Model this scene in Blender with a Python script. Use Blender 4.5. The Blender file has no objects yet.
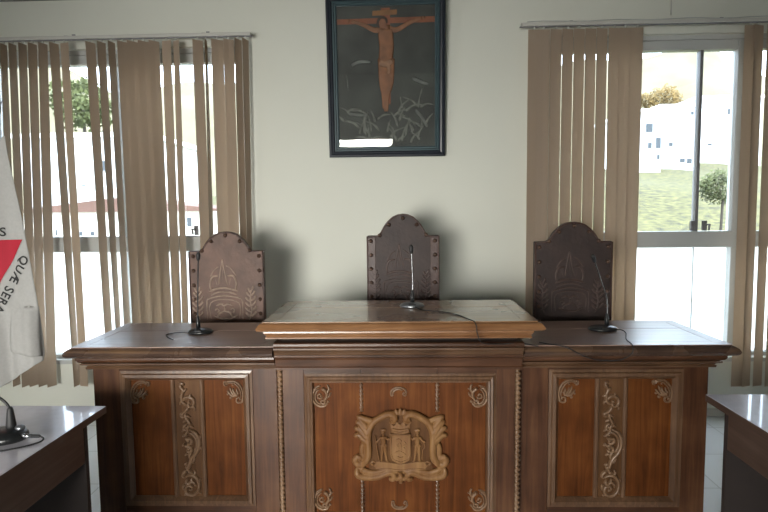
import bpy, math, random
from mathutils import Vector, Matrix
random.seed(7)
PI = math.pi
scene = bpy.context.scene
col = scene.collection

# ------------------------------------------------------------ camera
YAW, PITCH, ROLL = .035, math.atan(46/560), .0105
fw = Vector((-math.sin(YAW)*math.cos(PITCH), math.cos(YAW)*math.cos(PITCH), -math.sin(PITCH)))
r0 = fw.cross(Vector((0, 0, 1))).normalized(); u0 = r0.cross(fw)
rt = r0*math.cos(ROLL) - u0*math.sin(ROLL); up = u0*math.cos(ROLL) + r0*math.sin(ROLL)
cd = bpy.data.cameras.new('camera'); cam = bpy.data.objects.new('camera', cd); col.objects.link(cam)
cd.sensor_width = 36; cd.lens = 36*560/768; cd.clip_start = .05; cd.clip_end = 500
cam.matrix_world = Matrix(((rt.x, up.x, -fw.x, 0), (rt.y, up.y, -fw.y, 0), (rt.z, up.z, -fw.z, 1.5), (0, 0, 0, 1)))
scene.camera = cam

# ------------------------------------------------------------ view, world, sun, daylight from the window behind, added side light
scene.view_settings.view_transform = 'Standard'; scene.view_settings.look = 'None'
scene.view_settings.gamma = 1; scene.view_settings.use_curve_mapping = False
scene.view_settings.exposure = 0.12
w = bpy.data.worlds.new('sky'); scene.world = w; w.use_nodes = True
w.node_tree.nodes['Background'].inputs[0].default_value = (.68, .83, 1.0, 1)
w.node_tree.nodes['Background'].inputs[1].default_value = 8.0
sl = bpy.data.lights.new('sun', 'SUN'); sl.energy = 3.2; sl.angle = .02; sl.color = (1, .95, .86)
so = bpy.data.objects.new('sun', sl); col.objects.link(so)
so.rotation_euler = Vector((-.45, .5, -.75)).to_track_quat('-Z', 'Y').to_euler()
def area(name, loc, d, sx, sy, e, c, spread=180):
    l = bpy.data.lights.new(name, 'AREA'); l.shape = 'RECTANGLE'; l.size = sx; l.size_y = sy; l.energy = e; l.color = c; l.spread = math.radians(spread)
    o = bpy.data.objects.new(name, l); col.objects.link(o); o.location = loc
    o.rotation_euler = Vector(d).to_track_quat('-Z', 'Y').to_euler()
area('daylight_rear_window', (-1.27, -2.72, 1.12), (.15, 1, -.13), 2.15, 1.42, 68, (1, .98, .92), 68)
area('added_side_light', (-3.62, .1, 1.5), (1, .85, -.08), 1.2, 1.1, 9, (1, .985, .95), 100)  # weak light added to bring out the carving relief; no window in that wall

# ------------------------------------------------------------ materials
def newmat(name):
    m = bpy.data.materials.new(name); m.use_nodes = True
    nt = m.node_tree; return m, nt, nt.nodes['Principled BSDF']
def plain(name, c, rough=.5, metal=0, spec=.5, var=0, vscale=6, bump=0, bscale=80, coat=0):
    m, nt, b = newmat(name)
    b.inputs['Base Color'].default_value = (*c, 1); b.inputs['Roughness'].default_value = rough
    b.inputs['Metallic'].default_value = metal; b.inputs['Specular IOR Level'].default_value = spec
    b.inputs['Coat Weight'].default_value = coat
    N = nt.nodes.new; L = nt.links.new
    tc = N('ShaderNodeTexCoord')
    if var:
        n = N('ShaderNodeTexNoise'); n.inputs['Scale'].default_value = vscale; n.inputs['Detail'].default_value = 5
        L(tc.outputs['Object'], n.inputs['Vector'])
        r = N('ShaderNodeValToRGB'); L(n.outputs['Fac'], r.inputs[0])
        r.color_ramp.elements[0].position = .3; r.color_ramp.elements[1].position = .7
        r.color_ramp.elements[0].color = (*[x*(1-var) for x in c], 1); r.color_ramp.elements[1].color = (*[min(1, x*(1+var)) for x in c], 1)
        L(r.outputs[0], b.inputs['Base Color'])
    if bump:
        n = N('ShaderNodeTexNoise'); n.inputs['Scale'].default_value = bscale; n.inputs['Detail'].default_value = 4
        L(tc.outputs['Object'], n.inputs['Vector'])
        bp = N('ShaderNodeBump'); bp.inputs['Strength'].default_value = bump; bp.inputs['Distance'].default_value = .005
        L(n.outputs['Fac'], bp.inputs['Height']); L(bp.outputs[0], b.inputs['Normal'])
    return m
def wood(name, c1, c2, c3, axis='z', rough=.35, scale=1.0, coat=.2, bump=.15, cior=1.5, spec=.5, croug=.14):
    m, nt, b = newmat(name); N = nt.nodes.new; L = nt.links.new
    tc = N('ShaderNodeTexCoord'); mp = N('ShaderNodeMapping')
    s = {'x': (1.1, 22, 22), 'y': (22, 1.1, 22), 'z': (22, 22, 1.1)}[axis]
    mp.inputs['Scale'].default_value = tuple(v*scale for v in s); L(tc.outputs['Object'], mp.inputs[0])
    n = N('ShaderNodeTexNoise'); n.inputs['Scale'].default_value = 1.6; n.inputs['Detail'].default_value = 8
    n.inputs['Roughness'].default_value = .62; n.inputs['Distortion'].default_value = .9
    L(mp.outputs[0], n.inputs['Vector'])
    n2 = N('ShaderNodeTexNoise'); n2.inputs['Scale'].default_value = 5; n2.inputs['Detail'].default_value = 3
    L(tc.outputs['Object'], n2.inputs['Vector'])
    mx = N('ShaderNodeMath'); mx.operation = 'MULTIPLY_ADD'; mx.inputs[1].default_value = .45
    L(n2.outputs['Fac'], mx.inputs[0])
    mm = N('ShaderNodeMath'); mm.operation = 'MULTIPLY'; mm.inputs[1].default_value = .6; L(n.outputs['Fac'], mm.inputs[0]); L(mm.outputs[0], mx.inputs[2])
    r = N('ShaderNodeValToRGB'); e = r.color_ramp.elements
    e[0].position = .36; e[0].color = (*c1, 1); e[1].position = .68; e[1].color = (*c3, 1)
    q = e.new(.52); q.color = (*c2, 1); L(mx.outputs[0], r.inputs[0]); L(r.outputs[0], b.inputs['Base Color'])
    b.inputs['Roughness'].default_value = rough; b.inputs['Coat Weight'].default_value = coat; b.inputs['Specular IOR Level'].default_value = spec; b.inputs['Coat Roughness'].default_value = croug; b.inputs['Coat IOR'].default_value = cior
    rr = N('ShaderNodeMapRange'); rr.inputs['To Min'].default_value = max(.05, rough-.1); rr.inputs['To Max'].default_value = rough+.15
    L(n2.outputs['Fac'], rr.inputs['Value']); L(rr.outputs[0], b.inputs['Roughness'])
    bp = N('ShaderNodeBump'); bp.inputs['Strength'].default_value = bump; bp.inputs['Distance'].default_value = .002
    L(n.outputs['Fac'], bp.inputs['Height']); L(bp.outputs[0], b.inputs['Normal'])
    return m
W_STILE = wood('dark_stile_wood', (.035, .014, .007), (.075, .031, .015), (.12, .055, .026), spec=.3)
W_RAIL = wood('dark_rail_wood', (.032, .014, .007), (.070, .030, .015), (.115, .053, .027), 'x', spec=.3)
W_MOLD = wood('moulding_wood', (.055, .028, .015), (.10, .052, .027), (.155, .085, .046), 'x', scale=1.3)
W_MOLDV = wood('upright_moulding_wood', (.060, .030, .016), (.11, .057, .029), (.165, .090, .048), 'z', scale=1.3)
W_PANEL = wood('red_brown_panel_wood', (.050, .0145, .0035), (.098, .030, .007), (.15, .053, .013), 'z', rough=.5, coat=.0, spec=.12)
W_STRIP = wood('olive_brown_panel_wood', (.055, .025, .010), (.095, .044, .018), (.135, .066, .028), 'z', rough=.5, coat=.0, spec=.2)
W_TOP = wood('desktop_wood', (.165, .095, .068), (.245, .15, .112), (.33, .21, .16), 'x', rough=.36, coat=.55, scale=.9, bump=.03, cior=1.5, croug=.3)
W_TOPC = wood('honey_desktop_wood', (.19, .095, .040), (.28, .15, .068), (.36, .21, .10), 'x', rough=.26, coat=.9, scale=.9, bump=.04)
W_NOSED = wood('dark_nosing_wood', (.035, .022, .018), (.070, .042, .030), (.14, .078, .040), 'x', rough=.25, coat=.5)
W_NOSE = wood('honey_moulding_wood', (.13, .056, .022), (.21, .10, .042), (.30, .155, .068), 'x', rough=.32)
W_CARVE = wood('carved_wood', (.10, .052, .026), (.165, .092, .048), (.24, .145, .080), 'z', rough=.4, scale=.6)
W_CREST = wood('pale_carved_wood', (.10, .042, .014), (.16, .074, .025), (.25, .135, .052), 'z', rough=.5, scale=.5, coat=.05, spec=.3)
W_CRESTB = wood('carved_ground_wood', (.050, .020, .008), (.085, .037, .013), (.12, .056, .020), 'z', rough=.55, scale=.6, coat=0, spec=.15)  # dark brown ground; shade between the carvings is partly in this colour
M_GAP = plain('shadow_gap_wood', (.012, .007, .005), .8)  # near-black: shade of the recess under the raised top painted into the wood
M_WALL = plain('painted_wall', (.71, .72, .645), .7, var=.02, vscale=1.5, bump=.05, bscale=60)
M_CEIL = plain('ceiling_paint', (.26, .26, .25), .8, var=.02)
M_ALU = plain('painted_aluminium', (.50, .51, .50), .4, spec=.5, var=.03)
M_ALUD = plain('dark_aluminium', (.20, .20, .21), .4)
M_LEATH = plain('embossed_leather', (.036, .021, .018), .6, var=.35, vscale=9, bump=.5, bscale=45)
M_LEATHW = plain('worn_leather', (.125, .066, .046), .55, var=.4, vscale=9, bump=.5, bscale=45)
M_LEATHM = plain('raised_leather', (.070, .043, .036), .45, var=.3, vscale=30)
M_LEATHL = plain('worn_raised_leather', (.30, .215, .165), .5, var=.3, vscale=30)
M_LEATHB = plain('leather_border', (.062, .030, .023), .45, var=.3, vscale=14, bump=.4)
M_STUD = plain('brass_stud', (.16, .10, .075), .3, metal=.8, var=.3, vscale=40)
M_BLACK = plain('black_plastic', (.012, .013, .014), .3, spec=.5)
M_BLACKM = plain('black_rubber', (.014, .014, .015), .55)
M_CHROME = plain('satin_chrome', (.42, .43, .45), .25, metal=1)
M_SILVER = plain('silver_base', (.25, .26, .28), .3, metal=.8)
M_LAMTOP = plain('grey_laminate', (.62, .60, .66), .2, var=.04, vscale=30, coat=.6)
M_LAMSIDE = wood('dark_laminate', (.060, .036, .028), (.085, .054, .042), (.115, .075, .060), 'y', rough=.45)
M_LAMIN = plain('dark_brown_laminate', (.030, .022, .020), .6, var=.15)
M_FRAMEB = plain('blue_black_frame', (.012, .016, .026), .35, var=.2)
M_FRAMEI = plain('blue_grey_slip', (.045, .075, .085), .35, var=.15)
M_WHITEPL = plain('white_rail', (.55, .54, .50), .5)
M_RED = plain('red_flag_cloth', (.34, .006, .022), .8)
M_INK = plain('black_flag_lettering', (.02, .02, .02), .8)

def fabric(name, c, tr, weave=300, tcol=None):
    m, nt, b = newmat(name); N = nt.nodes.new; L = nt.links.new
    out = nt.nodes['Material Output']; tc = N('ShaderNodeTexCoord')
    n = N('ShaderNodeTexNoise'); n.inputs['Scale'].default_value = weave; L(tc.outputs['Object'], n.inputs['Vector'])
    r = N('ShaderNodeValToRGB'); r.color_ramp.elements[0].color = (*[x*.85 for x in c], 1); r.color_ramp.elements[1].color = (*[x*1.12 for x in c], 1)
    L(n.outputs['Fac'], r.inputs[0])
    d = N('ShaderNodeBsdfDiffuse'); t = N('ShaderNodeBsdfTranslucent'); mx = N('ShaderNodeMixShader'); mx.inputs[0].default_value = tr
    L(r.outputs[0], d.inputs[0]); t.inputs[0].default_value = (*(tcol or c), 1)
    L(d.outputs[0], mx.inputs[1]); L(t.outputs[0], mx.inputs[2]); L(mx.outputs[0], out.inputs[0])
    return m
M_SLAT = fabric('blind_fabric', (.47, .385, .305), .38, tcol=(.68, .55, .42))
M_FLAG = fabric('white_flag_cloth', (.46, .455, .44), .3, weave=90)
def glass(name):
    m, nt, b = newmat(name); N = nt.nodes.new; L = nt.links.new; out = nt.nodes['Material Output']
    t = N('ShaderNodeBsdfTransparent'); g = N('ShaderNodeBsdfGlossy'); g.inputs['Roughness'].default_value = .02
    f = N('ShaderNodeFresnel'); f.inputs['IOR'].default_value = 1.45; mx = N('ShaderNodeMixShader')
    L(f.outputs[0], mx.inputs[0]); L(t.outputs[0], mx.inputs[1]); L(g.outputs[0], mx.inputs[2]); L(mx.outputs[0], out.inputs[0]); return m
M_GLASS = glass('clear_glass')
M_FROST = fabric('frosted_glass', (.9, .9, .88), .93, tcol=(1, .99, .97), weave=200)

def floor_mat():
    m, nt, b = newmat('pale_tile'); N = nt.nodes.new; L = nt.links.new
    tc = N('ShaderNodeTexCoord'); br = N('ShaderNodeTexBrick'); br.offset = 0; br.inputs['Scale'].default_value = 1
    br.inputs['Brick Width'].default_value = .42; br.inputs['Row Height'].default_value = .42; br.inputs['Mortar Size'].default_value = .004
    br.inputs['Color1'].default_value = (.80, .81, .83, 1); br.inputs['Color2'].default_value = (.84, .85, .87, 1); br.inputs['Mortar'].default_value = (.62, .62, .62, 1)
    L(tc.outputs['Object'], br.inputs[0]); L(br.outputs[0], b.inputs['Base Color']); b.inputs['Roughness'].default_value = .42; return m

# ------------------------------------------------------------ mesh builder
def rot2(x, y, a): return (x*math.cos(a)-y*math.sin(a), x*math.sin(a)+y*math.cos(a))
def cr(pts, n=6, closed=False):
    """Catmull-Rom through points of any dimension"""
    P = [tuple(p) for p in pts]; out = []; N = len(P)
    if N < 3 and not closed: return P
    rng = N if closed else N-1
    for i in range(rng):
        g = (lambda k: P[k % N]) if closed else (lambda k: P[max(0, min(N-1, k))])
        a, b, c, d = g(i-1), g(i), g(i+1), g(i+2)
        for k in range(n):
            t = k/n
            out.append(tuple(.5*((2*b[j])+(-a[j]+c[j])*t+(2*a[j]-5*b[j]+4*c[j]-d[j])*t*t+(-a[j]+3*b[j]-3*c[j]+d[j])*t**3) for j in range(len(b))))
    if not closed: out.append(P[-1])
    return out
def spiral(cx, cz, ra, rb, a0, a1, n=22):
    return [(cx+(ra+(rb-ra)*i/n)*math.cos(math.radians(a0+(a1-a0)*i/n)), cz+(ra+(rb-ra)*i/n)*math.sin(math.radians(a0+(a1-a0)*i/n))) for i in range(n+1)]
class MB:
    def __init__(s): s.v = []; s.f = []; s.sm = []
    def add(s, v, f, smooth=False):
        o = len(s.v); s.v += [tuple(p) for p in v]; s.f += [tuple(i+o for i in q) for q in f]; s.sm += [smooth]*len(f); return s
    def box(s, x0, x1, y0, y1, z0, z1):
        return s.add([(x0, y0, z0), (x1, y0, z0), (x1, y1, z0), (x0, y1, z0), (x0, y0, z1), (x1, y0, z1), (x1, y1, z1), (x0, y1, z1)],
                     [(0, 3, 2, 1), (4, 5, 6, 7), (0, 1, 5, 4), (1, 2, 6, 5), (2, 3, 7, 6), (3, 0, 4, 7)])
    def loft(s, rings, smooth=False, closed=False, caps=True):
        n = len(rings[0]); v = [p for r in rings for p in r]; f = []
        m = len(rings)
        for i in range(m if closed else m-1):
            for j in range(n):
                a = i*n+j; b = i*n+(j+1) % n; c = ((i+1) % m)*n+(j+1) % n; d = ((i+1) % m)*n+j; f.append((a, b, c, d))
        if caps and not closed: f.append(tuple(range(n))[::-1]); f.append(tuple((m-1)*n+j for j in range(n)))
        return s.add(v, f, smooth)
    def tube(s, pts, rad, n=8, smooth=True):
        P = [Vector(p) for p in pts]; R = rad if isinstance(rad, (list, tuple)) else [rad]*len(P)
        rings = []; T = (P[1]-P[0]).normalized(); a = Vector((0, 0, 1)) if abs(T.z) < .9 else Vector((1, 0, 0))
        u = T.cross(a).normalized()
        for i, p in enumerate(P):
            T = (P[min(i+1, len(P)-1)]-P[max(i-1, 0)]).normalized()
            u = (u-T*u.dot(T)).normalized(); v = T.cross(u)
            rings.append([p+(u*math.cos(2*PI*k/n)+v*math.sin(2*PI*k/n))*R[i] for k in range(n)])
        return s.loft(rings, smooth)
    def rel(s, pts, r0, r1=None, y=0, dep=1.0, n=8, taper=True, sm=5):
        """carved stroke in the xz plane standing proud towards -y; pts (x, z)"""
        P = cr(pts, sm) if sm > 1 else pts; m = len(P); r1 = r0 if r1 is None else r1; rings = []
        for i, p in enumerate(P):
            q = P[min(i+1, m-1)]; o = P[max(i-1, 0)]; tx, tz = q[0]-o[0], q[1]-o[1]; l = math.hypot(tx, tz) or 1; nx, nz = -tz/l, tx/l
            t = i/(m-1); r = r0+(r1-r0)*t
            if taper: r *= min(1, .35+min(t, 1-t)*5)
            rings.append([(p[0]+nx*r*math.cos(2*PI*k/n), y-r*dep*math.sin(2*PI*k/n), p[1]+nz*r*math.cos(2*PI*k/n)) for k in range(n)])
        return s.loft(rings, True)
    def ball(s, c, rx, ry, rz, n=12, m=8):
        rings = []
        for i in range(1, m):
            a = PI*i/m; rings.append([(c[0]+rx*math.sin(a)*math.cos(2*PI*k/n), c[1]+ry*math.sin(a)*math.sin(2*PI*k/n), c[2]+rz*math.cos(a)) for k in range(n)])
        return s.loft(rings, True)
    def lathe(s, prof, c=(0, 0, 0), n=24, sx=1, sy=1):
        return s.loft([[(c[0]+r*sx*math.cos(2*PI*k/n), c[1]+r*sy*math.sin(2*PI*k/n), c[2]+z) for k in range(n)] for r, z in prof], True)
    def prism(s, poly, y0, y1, smooth=False):
        """poly (x, z), pushed from y0 to y1"""
        return s.loft([[(x, y0, z) for x, z in poly], [(x, y1, z) for x, z in poly]], smooth)
    def ring(s, x0, x1, z0, z1, prof, closed=True):
        """mitred picture-frame moulding; prof (inset, y)"""
        return s.loft([[(x0+i, y, z0+i), (x1-i, y, z0+i), (x1-i, y, z1-i), (x0+i, y, z1-i)] for i, y in prof], closed=closed, caps=False)
    def cornice(s, x0, x1, y0, y1, prof, l=1, r=1, b=0):
        """stack of rectangles; prof (overhang, z) from top down"""
        return s.loft([[(x0-o*l, y0-o, z), (x1+o*r, y0-o, z), (x1+o*r, y1+o*b, z), (x0-o*l, y1+o*b, z)] for o, z in prof])
    def build(s, name, m, parent=None, bevel=0, remesh=0, loc=None):
        me = bpy.data.meshes.new(name); me.from_pydata(s.v, [], s.f); me.polygons.foreach_set('use_smooth', s.sm)
        import bmesh
        bm = bmesh.new(); bm.from_mesh(me); bmesh.ops.recalc_face_normals(bm, faces=bm.faces); bm.to_mesh(me); bm.free()
        me.materials.append(m); me.update()
        o = bpy.data.objects.new(name, me); col.objects.link(o)
        if parent: o.parent = parent
        if loc: o.location = loc
        if remesh:
            md = o.modifiers.new('fuse', 'REMESH'); md.mode = 'VOXEL'; md.voxel_size = remesh; md.use_smooth_shade = True
        if bevel:
            md = o.modifiers.new('bevel', 'BEVEL'); md.width = bevel; md.segments = 2; md.limit_method = 'ANGLE'
        return o
def thing(name, label, cat, loc=(0, 0, 0), rz=0, group=None):
    o = bpy.data.objects.new(name, None); col.objects.link(o); o.location = loc; o.rotation_euler = (0, 0, rz); o.empty_display_size = .1
    return tag(o, label, cat, group)
def tag(o, label, cat, group=None, kind=None):
    o['label'] = label; o['category'] = cat
    if group: o['group'] = group
    if kind: o['kind'] = kind
    return o
def struct(o): o['kind'] = 'structure'; return o

# ------------------------------------------------------------ room shell
XL, XR, YF, YB, ZC = -3.7, 3.5, -2.8, 4.0, 2.995
WL = (-2.98, -1.12, .415, 2.66); WR = (1.03, 2.98, .43, 2.68)      # window openings in the far wall
struct(MB().box(XL-.2, XR+.2, YF-.2, YB+.2, -.1, 0).build('floor', floor_mat()))
struct(MB().box(XL-.2, XR+.2, YF-.2, YB+.2, ZC, ZC+.1).build('ceiling', M_CEIL))
m = MB()
for a, b in ((XL-.2, WL[0]), (WL[1], WR[0]), (WR[1], XR+.2)): m.box(a, b, YB, YB+.16, 0, ZC)
for q in (WL, WR): m.box(q[0], q[1], YB, YB+.16, 0, q[2]); m.box(q[0], q[1], YB, YB+.16, q[3], ZC)
struct(m.build('wall_back', M_WALL))
struct(MB().box(XL-.15, XL, YF, YB, 0, ZC).build('wall_left', M_WALL))
struct(MB().box(XR, XR+.15, YF, YB, 0, ZC).build('wall_right', M_WALL))
struct(MB().box(XL-.15, XR+.15, YF-.15, YF, 0, ZC).build('wall_front', M_WALL))
struct(MB().box(XL, XR, YB-.015, YB, 0, .055).build('baseboard_back', M_WHITEPL, bevel=.006))

def window(n, q, posts, mull, zt0=1.214, zt1=1.327):
    x0, x1, z0, z1 = q; y = YB+.04
    e = bpy.data.objects.new('window_%d' % n, None); col.objects.link(e); e['kind'] = 'structure'
    f = MB()
    f.ring(x0, x1, z0, z1, [(0, y), (.03, y), (.035, y+.015), (.035, y+.08), (0, y+.08)])
    f.build('window_frame', M_ALU, e)
    MB().box(x0+.03, x1-.03, y-.002, y+.07, z1-.10, z1-.035).build('header_rail', M_ALU, e, bevel=.004)
    MB().box(x0+.03, x1-.03, y-.012, y+.07, zt0, zt1).build('transom', M_ALU, e, bevel=.006)
    for x in posts: MB().box(x-.022, x+.022, y-.008, y+.07, z0+.03, z1-.035).build('post', M_ALU, e, bevel=.003)
    for x in mull:
        MB().box(x-.011, x+.011, y+.005, y+.06, zt1, z1-.1).build('meeting_stile', M_ALUD, e, bevel=.003)
        MB().box(x-.003, x+.003, y+.03, y+.045, z0+.03, zt0).build('glazing_joint', M_ALU, e)
        for s in (-1, 1):
            h = MB().box(x+s*.042-.014, x+s*.042+.014, y-.03, y-.008, zt1+.005, zt1+.075)
            h.tube([(x+s*.042, y-.035, zt1+.045), (x+s*.042+.02*s, y-.05, zt1+.05), (x+s*.055, y-.055, zt1+.01)], [.009, .009, .007])
            h.build('handle', M_ALUD, e, bevel=.003)
    MB().box(x0+.03, x1-.03, y+.032, y+.038, zt1, z1-.1).build('clear_pane', M_GLASS, e)
    MB().box(x0+.03, x1-.03, y+.045, y+.051, z0+.03, zt0).build('frosted_pane', M_FROST, e)
    MB().box(x0-.02, x1+.02, YB-.012, YB+.06, z0-.03, z0+.002).build('window_sill', M_ALU, e, bevel=.004)
window(1, WL, (-2.06,), (-1.46,))
window(2, WR, (2.335,), (2.075,))

# ------------------------------------------------------------ vertical blinds
def slat(parent, t0, t1, z0, z1, y, flip, W=.089):
    """t0/t1: (left, right) x at top and at bottom; the twist follows from the visible width"""
    v = []; n = 14; W = max(W, min(.089, abs(t0[1]-t0[0])*1.01, abs(t1[1]-t1[0])*1.01))
    for i in range(n+1):
        k = i/n; a = t0[0]+(t1[0]-t0[0])*k; b = t0[1]+(t1[1]-t0[1])*k; z = z1+(z0-z1)*k; c = (a+b)/2
        wv = min(W*.995, abs(b-a)); a, b = c-wv/2, c+wv/2; lo, hi = 0, W/2
        for _ in range(24):                       # turn the slat until it covers exactly this width
            d = (lo+hi)/2
            L2 = (b*(1+flip*d/y)-a*(1-flip*d/y))**2+4*d*d
            if L2 < W*W: lo = d
            else: hi = d
        A_, B_ = a*(1-flip*d/y), b*(1+flip*d/y)
        v.append([(A_, y-flip*d, z), ((A_+B_)/2, y+.0015, z), (B_, y+flip*d, z)])
    vv = []; f = []
    for off in (0, .0008):
        for r in v: vv += [(p[0], p[1]+off, p[2]) for p in r]
    N = (n+1)*3
    for i in range(n):
        for j in range(2):
            a = i*3+j; f.append((a, a+1, a+4, a+3)); f.append((a+N, a+N+3, a+N+4, a+N+1))
        for j in (0, 2): a = i*3+j; f.append((a, a+3, a+N+3, a+N))
    for a in (0, 1, n*3, n*3+1): f.append((a, a+1, a+1+N, a+N))
    o = MB().add(vv, f, False).build('slat', M_SLAT, parent)
    h = MB().box((t0[0]+t0[1])/2-.006, (t0[0]+t0[1])/2+.006, y-.004, y+.004, z1, z1+.018).build('carrier_clip', M_WHITEPL, o)
    wt = MB().box(-.001, .001, 0, 0, 0, 0)
    return o
def inv(px, py, Y):
    d = fw+rt*((px-384)/560)+up*((256-py)/560); return d.x*Y/d.y, 1.5+d.z*Y/d.y
YS = 3.90
def blind(name_label, slats, rx0, rx1, z0, z1, brackets, flips=(), W=.089):
    e = thing('vertical_blind', name_label, 'window blind', ((rx0+rx1)/2, YS, 0), group=None)
    ex = e.location.x
    def sh(b): b.v = [(p[0]-ex, p[1]-YS, p[2]) for p in b.v]; return b
    tilt = (z1-2.70)
    r = MB().box(rx0, rx1, YS-.018, YS+.018, z1+.020, z1+.042); sh(r).build('headrail', M_WHITEPL, e, bevel=.003)
    r = MB().box(rx0-.01, rx1+.01, YS-.006, YS+.006, z1+.014, z1+.0215); sh(r).build('rail_slot', M_ALUD, e)
    for x in brackets:
        r = MB().box(x-.012, x+.012, YS, YB+.002, z1+.042, z1+.048).box(x-.012, x+.012, YB-.004, YB+.002, z1+.042, z1+.085).ball((x, YB-.006, z1+.07), .008, .005, .008)
        sh(r).build('bracket', M_ALUD, e)
    for i, (a, b, c, d) in enumerate(slats):
        s = slat(e, (a, b), (c, d), z0+random.uniform(-.004, .004), z1, YS, -1 if i in flips else 1, W)
        for ob in [s]+list(s.children):
            for vt in ob.data.vertices: vt.co.x -= ex; vt.co.y -= YS
    return e
LP = [(-28, -16, -22, -10), (-16, 0, -12, 4), (2, 9, 8, 16), (10.5, 18.5, 17, 26), (20, 28.5, 25, 34.5), (29.5, 38.5, 34, 43), (39.5, 49, 42, 53.5),
      (53, 62, 69.5, 76), (63.5, 71.5, 76, 84), (89, 98.5, 104, 111.5), (100.5, 108.5, 115, 120), (111, 118, 124, 130),
      (120, 131, 132, 142.5), (129.5, 141.5, 140, 152.5), (140.5, 152, 152, 163), (151, 162, 162, 172), (164, 173, 172, 181), (175, 181, 181, 188),
      (194.5, 205, 203, 213), (206, 209, 210, 216), (213, 225, 220, 231.5), (225, 235.5, 231, 242), (236, 243, 241.5, 248), (243.5, 249.5, 248, 252.5)]
def conv(L, yt, yb, z0, z1):
    out = []
    for a, b, c, d in L:
        r = []
        for (p, py) in ((a, yt), (b, yt), (c, yb), (d, yb)):
            r.append(inv(p, py, YS))
        z98, z309 = r[0][1], r[2][1]
        f = lambda i, j, z: r[i][0]+(r[j][0]-r[i][0])*(z-z98)/(z309-z98)*.75 if abs(z-z98) < 3 else 0
        out.append((f(0, 2, z1), f(1, 3, z1), f(0, 2, z0), f(1, 3, z0)))
    return out
blind('wide beige vertical blind half open over the left window, behind the flag', conv(LP, 98, 309, .25, 2.675), -3.05, -1.03, .25, 2.675, (-2.32, -1.36), (8, 16, 17), .071)
RP = [(527.5, 539, 525.5, 535), (537, 549, 534, 545.5), (549.6, 560.8, 546, 556.9), (561.3, 572.2, 557.4, 568), (572.7, 583.6, 568.5, 579.4), (584.1, 595, 579.9, 590.8),
      (595.5, 606.2, 591.3, 602), (607.5, 619, 603.5, 615), (618, 630, 614, 625), (629, 641.5, 624, 635)]
RQ = [(742, 754, 734, 746), (752, 761, 745, 753), (764.5, 774, 756, 765), (776, 787, 768, 778), (788, 799, 780, 790)]
blind('beige vertical blind drawn into two bunches over the right window', conv(RP+RQ, 98, 309, .25, 2.695), .80, 3.02, .25, 2.695, (1.16, 2.17), (), .082)
# thin conduit crack lines
struct(MB().tube([(1.83, 3.994, 2.80), (1.83, 3.994, 2.995)], .004, 6).build('trim_2', M_WHITEPL))
struct(MB().tube([(.86+i*.1, 3.99, 2.775+.004*math.sin(i*1.3)) for i in range(22)], .003, 6).build('trim_1', M_ALU))

# ------------------------------------------------------------ judges' bench
TILT = .012
def top_planks(m1, x0, x1, y0, y1, z, t, border, nplank, parent, mat):
    """framed board top: mitred border and planks with hairline joints"""
    g = .0012
    m1.add([(x0, y0, z), (x1, y0, z), (x1-border, y0+border, z), (x0+border, y0+border, z), (x0, y0, z-t), (x1, y0, z-t), (x1-border, y0+border, z-t), (x0+border, y0+border, z-t)],
           [(0, 1, 2, 3), (7, 6, 5, 4), (0, 4, 5, 1), (1, 5, 6, 2), (2, 6, 7, 3), (3, 7, 4, 0)])
    for sx in (0, 1):
        a, b = (x0, x0+border) if sx == 0 else (x1, x1-border)
        m1.add([(a, y0+g, z), (b, y0+border+g, z), (b, y1-border, z), (a, y1, z), (a, y0+g, z-t), (b, y0+border+g, z-t), (b, y1-border, z-t), (a, y1, z-t)],
               [(0, 1, 2, 3), (7, 6, 5, 4), (0, 4, 5, 1), (1, 5, 6, 2), (2, 6, 7, 3), (3, 7, 4, 0)])
    m1.add([(x0+g, y1, z), (x0+border+g, y1-border, z), (x1-border-g, y1-border, z), (x1-g, y1, z), (x0+g, y1, z-t), (x0+border+g, y1-border, z-t), (x1-border-g, y1-border, z-t), (x1-g, y1, z-t)],
           [(0, 1, 2, 3), (7, 6, 5, 4), (0, 4, 5, 1), (1, 5, 6, 2), (2, 6, 7, 3), (3, 7, 4, 0)])
    ya, yb = y0+border, y1-border; h = (yb-ya)/nplank
    for i in range(nplank):
        m1.box(x0+border+2*g, x1-border-2*g, ya+i*h+g*1.5, ya+(i+1)*h-g, z-t, z-.0006*(i % 2))
def plank_obj(name, x0, x1, y0, y1, z, border, n, parent, mat, t=.0036):
    m = MB(); top_planks(m, x0, x1, y0, y1, z, t, border, n, parent, mat); return m.build(name, mat, parent)
def cfr(x0, x1, z0, z1, y, parent):
    """raised bolection moulding round a panel"""
    return MB().ring(x0, x1, z0, z1, [(0, y), (.003, y-.008), (.012, y-.012), (.02, y-.009), (.024, y-.015), (.034, y-.013), (.040, y+.004), (.048, y+.012), (0, y+.012)]).build('panel_moulding', W_MOLD, parent)
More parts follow.
